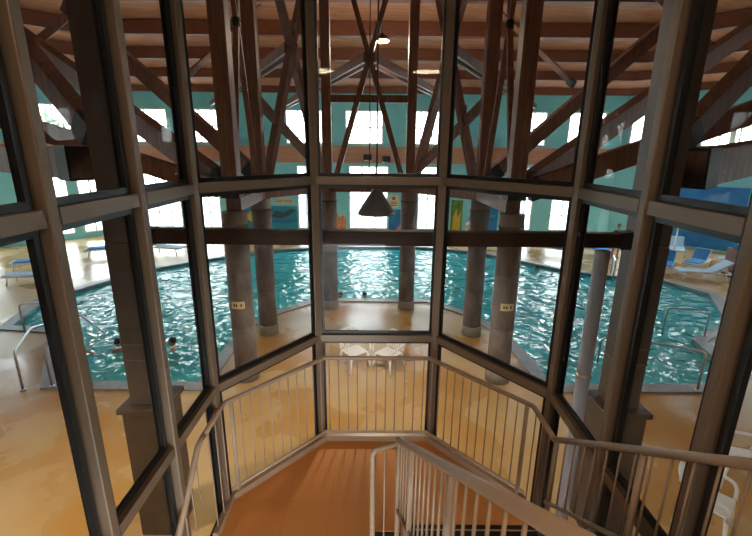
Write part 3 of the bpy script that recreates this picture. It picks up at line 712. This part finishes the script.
def chair(x, y, a, label, first=[None]):
    if first[0] is None:
        t = thing('plastic_chair', (0, 0, 0), label, 'chair', 'white plastic armchairs on the deck')
        MB().box(-0.24, 0.24, -0.22, 0.24, 0.42, 0.45).build('seat', 'plastic', t, bevel=0.02)
        mb = MB()
        for k in range(7):
            q = -0.21 + k * 0.07; mb.bar((q, -0.23, 0.46), (q * 1.1, -0.36, 0.84), 0.04, 0.015, (0, 1, 0))
        mb.tube(arc_path([(-0.25, -0.22, 0.45), (-0.27, -0.37, 0.86), (0.27, -0.37, 0.86), (0.25, -0.22, 0.45)], 0.12, 5), 0.02, 8)
        mb.build('backrest', 'plastic', t)
        for s in (-1, 1):
            MB().tube(arc_path([(s * 0.26, -0.33, 0.70), (s * 0.33, -0.05, 0.67), (s * 0.32, 0.22, 0.64), (s * 0.27, 0.24, 0.42)], 0.12, 5), 0.025, 8).build('armrest', 'plastic', t)
            MB().tube([(s * 0.23, 0.22, 0.43), (s * 0.28, 0.27, 0)], [0.03, 0.022], 8).build('leg', 'plastic', t)
            MB().tube([(s * 0.22, -0.2, 0.43), (s * 0.28, -0.31, 0)], [0.03, 0.022], 8).build('leg', 'plastic', t)
        first[0] = t; o = t
    else: o = dup_tree(first[0])
    o['label'] = label; o.location = (x, y, 0); o.rotation_euler.z = a
    return o
chair(0.32, 9.05, 2.4, 'white plastic armchair on the deck below the centre pane, right of its pair')
chair(-0.5, 9.15, -2.5, 'white plastic armchair on the deck below the centre pane, left of its pair')
chair(4.62, 4.75, -2.4, 'white plastic armchair at lower right, seen between the stair balusters')
chair(5.75, 5.6, 1.2, 'white plastic armchair at the right edge, above the climbing handrail')

# towel cabinet and stacks on the right deck
t = thing('towel_cabinet', (15.6, 17.3, 0), 'dark brown open towel cabinet on the right deck beside the loungers', 'cabinet')
MB().box(15.0, 15.06, 17.0, 17.6, 0, 1.2).build('side_panel', 'brown', t); MB().box(16.14, 16.2, 17.0, 17.6, 0, 1.2).build('side_panel', 'brown', t)
MB().box(15.06, 16.14, 17.55, 17.6, 0.0, 1.2).build('back_panel', 'brown', t)
for z in (0.1, 0.5, 0.9, 1.2): MB().box(15.0, 16.2, 16.98, 17.6, z - 0.02 if z < 1.2 else 1.2, z + 0.02).build('shelf' if z < 1.2 else 'top', 'brown', t)
for i, (x, z, m, lb) in enumerate(((15.3, 1.22, 'bluecloth', 'folded blue towel on the left of the cabinet top'), (15.85, 1.22, 'bluecloth', 'folded blue towel on the right of the cabinet top'),
                                   (15.55, 0.52, 'whitecloth', 'folded white towel on the cabinet middle shelf'), (15.6, 0.12, 'whitecloth', 'folded white towel on the cabinet bottom shelf'), (15.6, 0.92, 'bluecloth', 'folded blue towel on the cabinet upper shelf'))):
    t = thing('folded_towel', (x, 17.25, z), lb, 'towel', 'folded towels in the brown cabinet')
    MB().box(x - 0.22, x + 0.22, 17.05, 17.45, z + 0.002, z + 0.10).build('cloth', m, t, bevel=0.03)
    MB().box(x - 0.2, x + 0.2, 17.07, 17.43, z + 0.103, z + 0.18).build('top_fold', m, t, bevel=0.03)
t = thing('foam_float', (14.4, 19.9, 1.6), 'orange foam float hung on the post behind the right loungers', 'pool float')
MB().lathe([(0.0301, -0.06), (0.34, -0.08), (0.42, 0.0), (0.34, 0.08), (0.03, 0.06)], (14.4, 19.9, 1.75), 20).build('ring', 'orange', t)
MB().tube([(14.4, 19.9, 0), (14.4, 19.9, 1.68)], 0.03, 10).build('stand', 'steel', t)
t = thing('pool_bucket', (12.9, 13.2, 0), 'small blue bucket on the deck right of the pool rails', 'bucket')
MB().lathe([(0.14, 0), (0.19, 0.34), (0.205, 0.34), (0.205, 0.36), (0.17, 0.36), (0.13, 0.03)], (12.9, 13.2, 0), 20).build('body', 'bluecloth', t)
MB().tube([(12.7, 13.2, 0.34), (12.75, 13.2, 0.52), (12.9, 13.2, 0.58), (13.05, 13.2, 0.52), (13.1, 13.2, 0.34)], 0.008, 6).build('handle', 'steel', t)

# ------------------------------------------------------------ people
def person(loc, rz, joints, edges, radii, label, cloth, head, hair_long=False, shirt=None):
    t = thing('person', loc, label, 'person')
    me = bpy.data.meshes.new('body'); me.from_pydata(joints, edges, []); o = bpy.data.objects.new('body', me); C.objects.link(o)
    me.materials.append(M['skin'])
    o.modifiers.new('skin', 'SKIN'); o.modifiers.new('sub', 'SUBSURF').levels = 2; o.modifiers[-1].render_levels = 2
    if not me.skin_vertices:
        bpy.context.view_layer.objects.active = o
    for i, v in enumerate(me.skin_vertices[0].data if me.skin_vertices else []):
        v.radius = (radii[i], radii[i]); v.use_root = (i == 0)
    bpy.context.view_layer.update()
    me2 = bpy.data.meshes.new_from_object(o.evaluated_get(bpy.context.evaluated_depsgraph_get()))
    o.modifiers.clear(); o.data = me2
    for p in me2.polygons: p.use_smooth = True
    if not me2.materials: me2.materials.append(M['skin'])
    o.parent = t
    # head joined into the body
    bm = bmesh.new(); bm.from_mesh(me2)
    hx, hy, hz = head
    r = bmesh.ops.create_uvsphere(bm, u_segments=20, v_segments=14, radius=1)
    for v in r['verts']:
        c = v.co.copy(); c = V((c.x * 0.078, c.y * 0.098, c.z * 0.118))
        if c.z < -0.03: c.x *= 0.85
        if c.y > 0.08 and abs(c.x) < 0.025 and -0.045 < c.z < 0.02: c.y += 0.02     # nose
        v.co = c + V((hx, hy, hz))
    for sx in (-1, 1):
        q = bmesh.ops.create_uvsphere(bm, u_segments=8, v_segments=6, radius=1)
        for v in q['verts']: v.co = V((hx + sx * 0.078 + v.co.x * 0.012, hy + v.co.y * 0.022, hz + v.co.z * 0.032))
    for f in bm.faces: f.smooth = True
    bm.to_mesh(me2); bm.free()
    mb = MB(); r = bmesh.ops.create_uvsphere(mb.bm, u_segments=20, v_segments=12, radius=1)
    for v in r['verts']:
        c = V((v.co.x * 0.088, v.co.y * 0.106, v.co.z * 0.126))
        if c.y > 0.02 and c.z < 0.055: c = V((c.x * 0.8, min(c.y, 0.06), c.z * 0.8))
        if c.z < -0.02 and not hair_long: c = V((c.x * 0.85, c.y * 0.85, -0.02 - (c.z + 0.02) * 0.2))
        v.co = c + V((hx, hy - 0.006, hz + 0.008))
    h = mb.build('hair', 'hair'); h.parent = t
    for sx in (-1, 1):
        mb = MB(); r = bmesh.ops.create_uvsphere(mb.bm, u_segments=8, v_segments=6, radius=0.011)
        for v in r['verts']: v.co = v.co + V((hx + sx * 0.032, hy + 0.088, hz + 0.005))
        e = mb.build('eye', 'hair'); e.parent = t
    mb = MB(); mb.box(hx - 0.022, hx + 0.022, hy + 0.083, hy + 0.092, hz - 0.062, hz - 0.054); e = mb.build('mouth', 'signred'); e.parent = t
    for prof, c, nm in cloth:
        g = MB().lathe(prof, c, 20); ob = g.build('clothing' if nm is None else nm, shirt or 'swimdark'); ob.parent = t
        for v in ob.data.vertices: v.co.x = c[0] + (v.co.x - c[0]) * 1.25; v.co.y = c[1] + (v.co.y - c[1]) * 0.9
    t.rotation_euler.z = rz
    return t
def standing(arms='down'):
    J = [(0, 0, 0.92), (0, 0, 1.12), (0, 0, 1.36), (0, 0.01, 1.50)]; E = [(0, 1), (1, 2), (2, 3)]; R = [0.135, 0.12, 0.135, 0.055]
    for s in (-1, 1):
        k = len(J)
        J += [(s * 0.17, 0, 1.40)]; R += [0.062]; E += [(2, k)]
        if arms == 'down': J += [(s * 0.24, 0.0, 1.13), (s * 0.26, 0.08, 0.88), (s * 0.26, 0.10, 0.80)]
        elif arms == 'swim': J += [(s * 0.33, 0.18, 1.28), (s * 0.42, 0.42, 1.22), (s * 0.43, 0.5, 1.21)]
        elif arms == 'one': J += [(s * 0.33, 0.06, 1.26), (s * 0.56, 0.12, 1.22 if s > 0 else 1.40), (s * 0.66, 0.14, 1.22 if s > 0 else 1.46)]
        R += [0.045, 0.033, 0.028]; E += [(k, k + 1), (k + 1, k + 2), (k + 2, k + 3)]
        h = k + 3
        for f in range(5):
            b = V(J[h]); d = (V(J[h]) - V(J[h - 1])).normalized(); side = V((0, 1, 0)) if arms == 'down' else V((s * 0.4, -0.4, 0)).normalized()
            L = (0.05, 0.075, 0.085, 0.078, 0.06)[f]; base = b + side * (0.018 * (f - 2))
            if f == 0: d = (d + side * -0.9).normalized()
            J += [tuple(base + d * 0.035), tuple(base + d * (0.035 + L))]; R += [0.010, 0.008]; q = len(J); E += [(h, q - 2), (q - 2, q - 1)]
        k = len(J)
        J += [(s * 0.09, 0, 0.86), (s * 0.11, 0.01, 0.48), (s * 0.11, -0.02, 0.09), (s * 0.12, 0.13, 0.035)]; R += [0.095, 0.058, 0.04, 0.034]
        E += [(0, k), (k, k + 1), (k + 1, k + 2), (k + 2, k + 3)]
    return J, E, R
trunk = [([(0.165, 0.80), (0.17, 0.90), (0.15, 1.0)], (0, 0, 0), 'swimwear')]
def safe_person(*a, **k):
    return person(*a, **k)
SW = [((-1.27, 14.35, -1.62), 2.9, 'swim', 'dark haired swimmer in the pool beside the column left of the lamp'),
      ((-0.40, 14.45, -1.62), 0.3, 'swim', 'dark haired swimmer at the near pool edge below the lamp'),
      ((-6.75, 10.1, -1.52), 0.5, 'one', 'swimmer raising an arm in the left part of the pool'),
      ((-5.35, 10.2, -1.52), 1.8, 'one', 'swimmer behind a mullion in the left part of the pool'),
      ((7.25, 18.3, -1.62), 1.4, 'swim', 'lone swimmer near the far right pool edge')]
for loc, rz, arms, lb in SW:
    J, E, R = standing(arms); person(loc, rz, J, E, R, lb, trunk, (0, 0.02, 1.64))
J, E, R = standing('down')
person((11.75, 20.2, 0), 2.7, J, E, R, 'person in purple top standing among the far right loungers', [([(0.17, 0.86), (0.165, 1.1), (0.19, 1.38), (0.10, 1.46)], (0, 0, 0), 'top')], (0, 0.02, 1.64), shirt='swimpurple')
# seated person by the far wall
J = [(0, 0, 0.50), (0, -0.04, 0.72), (0, -0.06, 0.95), (0, -0.05, 1.09)]; E = [(0, 1), (1, 2), (2, 3)]; R = [0.135, 0.12, 0.135, 0.055]
for s in (-1, 1):
    k = len(J); J += [(s * 0.18, -0.05, 0.98), (s * 0.25, 0.04, 0.74), (s * 0.16, 0.27, 0.60), (s * 0.13, 0.36, 0.57)]; R += [0.06, 0.045, 0.034, 0.03]; E += [(2, k), (k, k + 1), (k + 1, k + 2), (k + 2, k + 3)]
    k = len(J); J += [(s * 0.10, 0.04, 0.50), (s * 0.13, 0.44, 0.50), (s * 0.13, 0.46, 0.09), (s * 0.14, 0.60, 0.04)]; R += [0.095, 0.062, 0.042, 0.036]; E += [(0, k), (k, k + 1), (k + 1, k + 2), (k + 2, k + 3)]
person((5.5, 24.6, 0.02), 2.9, J, E, R, 'person in pale top seated by the far wall right of the lamp', [([(0.17, 0.45), (0.165, 0.7), (0.185, 0.95), (0.10, 1.04)], (0, -0.04, 0), 'top')], (0, -0.03, 1.23), shirt='swimpink')
t = thing('bench', (5.5, 24.7, 0), 'low wooden bench under the seated person by the far wall', 'bench')
MB().box(4.6, 6.4, 24.45, 24.95, 0.34, 0.385).build('seat', 'brown', t)
for x in (4.75, 6.25): MB().box(x - 0.04, x + 0.04, 24.5, 24.9, 0, 0.34).build('leg', 'brown', t)

# ------------------------------------------------------------ outside
struct(MB().box(-60, 60, -20, 80, -2.2, -1.8).build('ground_outside', 'paving'))
def tree(x, y, h, palm, label):
    t = thing('palm_tree' if palm else 'tree', (x, y, -1.8), label, 'tree', 'trees outside the windows')
    MB().tube([(x, y, -1.8), (x + 0.1, y, h * 0.5), (x, y, h - 0.4)], [0.25, 0.18, 0.13], 10).build('trunk', 'bark', t)
    rnd = random.Random(int(x * 10)); mb = MB()
    if palm:
        for k in range(16):
            a = k * 2.4; d = V((math.cos(a), math.sin(a), 0)); e = 0.3 + 0.5 * rnd.random(); prev = None
            for q in range(9):
                u = q / 8; p = V((x, y, h - 0.4)) + d * (2.4 * u) + V((0, 0, e * 1.8 * u - 2.2 * u * u))
                if prev:
                    s = V((-d.y, d.x, 0))
                    for sg in (-1, 1):
                        b = prev.lerp(p, 0.5); tip = b + s * sg * 0.55 * (1.1 - u) + d * 0.25 - V((0, 0, 0.25))
                        v = [mb.bm.verts.new(c) for c in (prev, tip, p)]; mb.bm.faces.new(v)
                prev = p
    else:
        for k in range(900):
            a = rnd.random() * 2 * PI; r = 2.2 * rnd.random() ** 0.5; zz = h - 2.4 + 3.6 * rnd.random(); r *= max(0.25, 1 - ((zz - h + 0.6) / 2.2) ** 2)
            p = V((x + r * math.cos(a), y + r * math.sin(a), zz)); u = V((rnd.uniform(-1, 1), rnd.uniform(-1, 1), rnd.uniform(-1, 1))).normalized() * 0.22; w = V((rnd.uniform(-1, 1), rnd.uniform(-1, 1), rnd.uniform(-1, 1))).normalized() * 0.12
            v = [mb.bm.verts.new(c) for c in (p - u, p + w, p + u, p - w)]; mb.bm.faces.new(v)
    mb.build('foliage', 'leaf', t)
tree(-21.5, 27.0, 6.4, False, 'leafy tree outside the upper left windows')
tree(-26.0, 25.0, 5.2, False, 'leafy tree outside the far left wall')
tree(20.5, 25.5, 7.6, True, 'palm tree outside the upper right windows')
tree(25.5, 23.5, 6.6, True, 'palm tree outside the far right wall')

# ------------------------------------------------------------ light
wd = bpy.data.worlds.new('sky'); S.world = wd; wd.use_nodes = True
nt = wd.node_tree; bg = nt.nodes['Background']
tc = nt.nodes.new('ShaderNodeTexCoord'); sx = nt.nodes.new('ShaderNodeSeparateXYZ'); mr = nt.nodes.new('ShaderNodeMapRange'); mx = nt.nodes.new('ShaderNodeMix'); mx.data_type = 'RGBA'
nt.links.new(tc.outputs['Generated'], sx.inputs[0]); nt.links.new(sx.outputs['Z'], mr.inputs['Value']); mr.inputs['From Max'].default_value = 0.7
mx.inputs['A'].default_value = (1.0, 0.99, 0.97, 1); mx.inputs['B'].default_value = (0.72, 0.86, 1.0, 1)
nt.links.new(mr.outputs['Result'], mx.inputs['Factor']); nt.links.new(mx.outputs['Result'], bg.inputs['Color'])
bg.inputs['Strength'].default_value = 10.0
def light(kind, name, loc, energy, col, size=0.3, rot=(0, 0, 0)):
    d = bpy.data.lights.new(name, kind); d.energy = energy; d.color = col
    if kind == 'AREA': d.shape = 'DISK'; d.size = size
    elif kind == 'POINT': d.shadow_soft_size = size
    elif kind == 'SUN': d.angle = 0.02
    o = bpy.data.objects.new(name, d); C.objects.link(o); o.location = loc; o.rotation_euler = rot
    return o
# unseen upper floor fittings added to light the landing, area light under each
for x, sd in ((-1.27, 'left'), (1.27, 'right')):
    t = thing('added_ceiling_light', (x, -1.9, ZT - 0.095), 'unseen round ceiling light added over the upper floor, %s of the stair head' % sd, 'lamp', 'added upper floor ceiling lights')
    MB().lathe([(0.34, 0), (0.36, 0.09)], (x, -1.9, ZT - 0.095), 32).build('rim', 'white', t)
    MB().lathe([(0.1, -0.05), (0.26, -0.03), (0.33, -0.001)], (x, -1.9, ZT - 0.096), 32).build('diffuser', 'ceilbulb', t)
    light('AREA', 'added_landing_light', (x, -1.9, ZT - 0.17), 95, (1.0, 0.76, 0.52), 0.66)
light('POINT', 'roof_lamp_light', (0.13, 15, 8.25), 380, (1.0, 0.84, 0.62), 0.15)
for p in LAMPS:
    o = light('SPOT', 'pendant_light', p, 500 if p[0] < -1 else 90 if p[0] > 1 else 380, (1.0, 0.84, 0.62)); o.data.spot_size = 2.45; o.data.spot_blend = 0.7; o.data.shadow_soft_size = 0.15

# ------------------------------------------------------------ camera
cam = bpy.data.cameras.new('camera'); co = bpy.data.objects.new('camera', cam); C.objects.link(co)
cam.sensor_width = 36; cam.lens = 421 * 36 / 752; cam.clip_start = 0.02; cam.clip_end = 300
rot = Matrix.Rotation(math.radians(90 - 15.4), 4, 'X') @ Matrix.Rotation(0.0091, 4, 'Z')
co.matrix_world = Matrix.Translation((0, 0, 5.0)) @ rot
S.camera = co
S.view_settings.view_transform = 'Standard'; S.view_settings.look = 'None'; S.view_settings.gamma = 1; S.view_settings.use_curve_mapping = False
S.view_settings.exposure = 0.2
S.cycles.transparent_max_bounces = 32; S.cycles.max_bounces = 10; S.cycles.diffuse_bounces = 5; S.cycles.glossy_bounces = 4
S.cycles.use_denoising = True
S.cycles.caustics_reflective = False
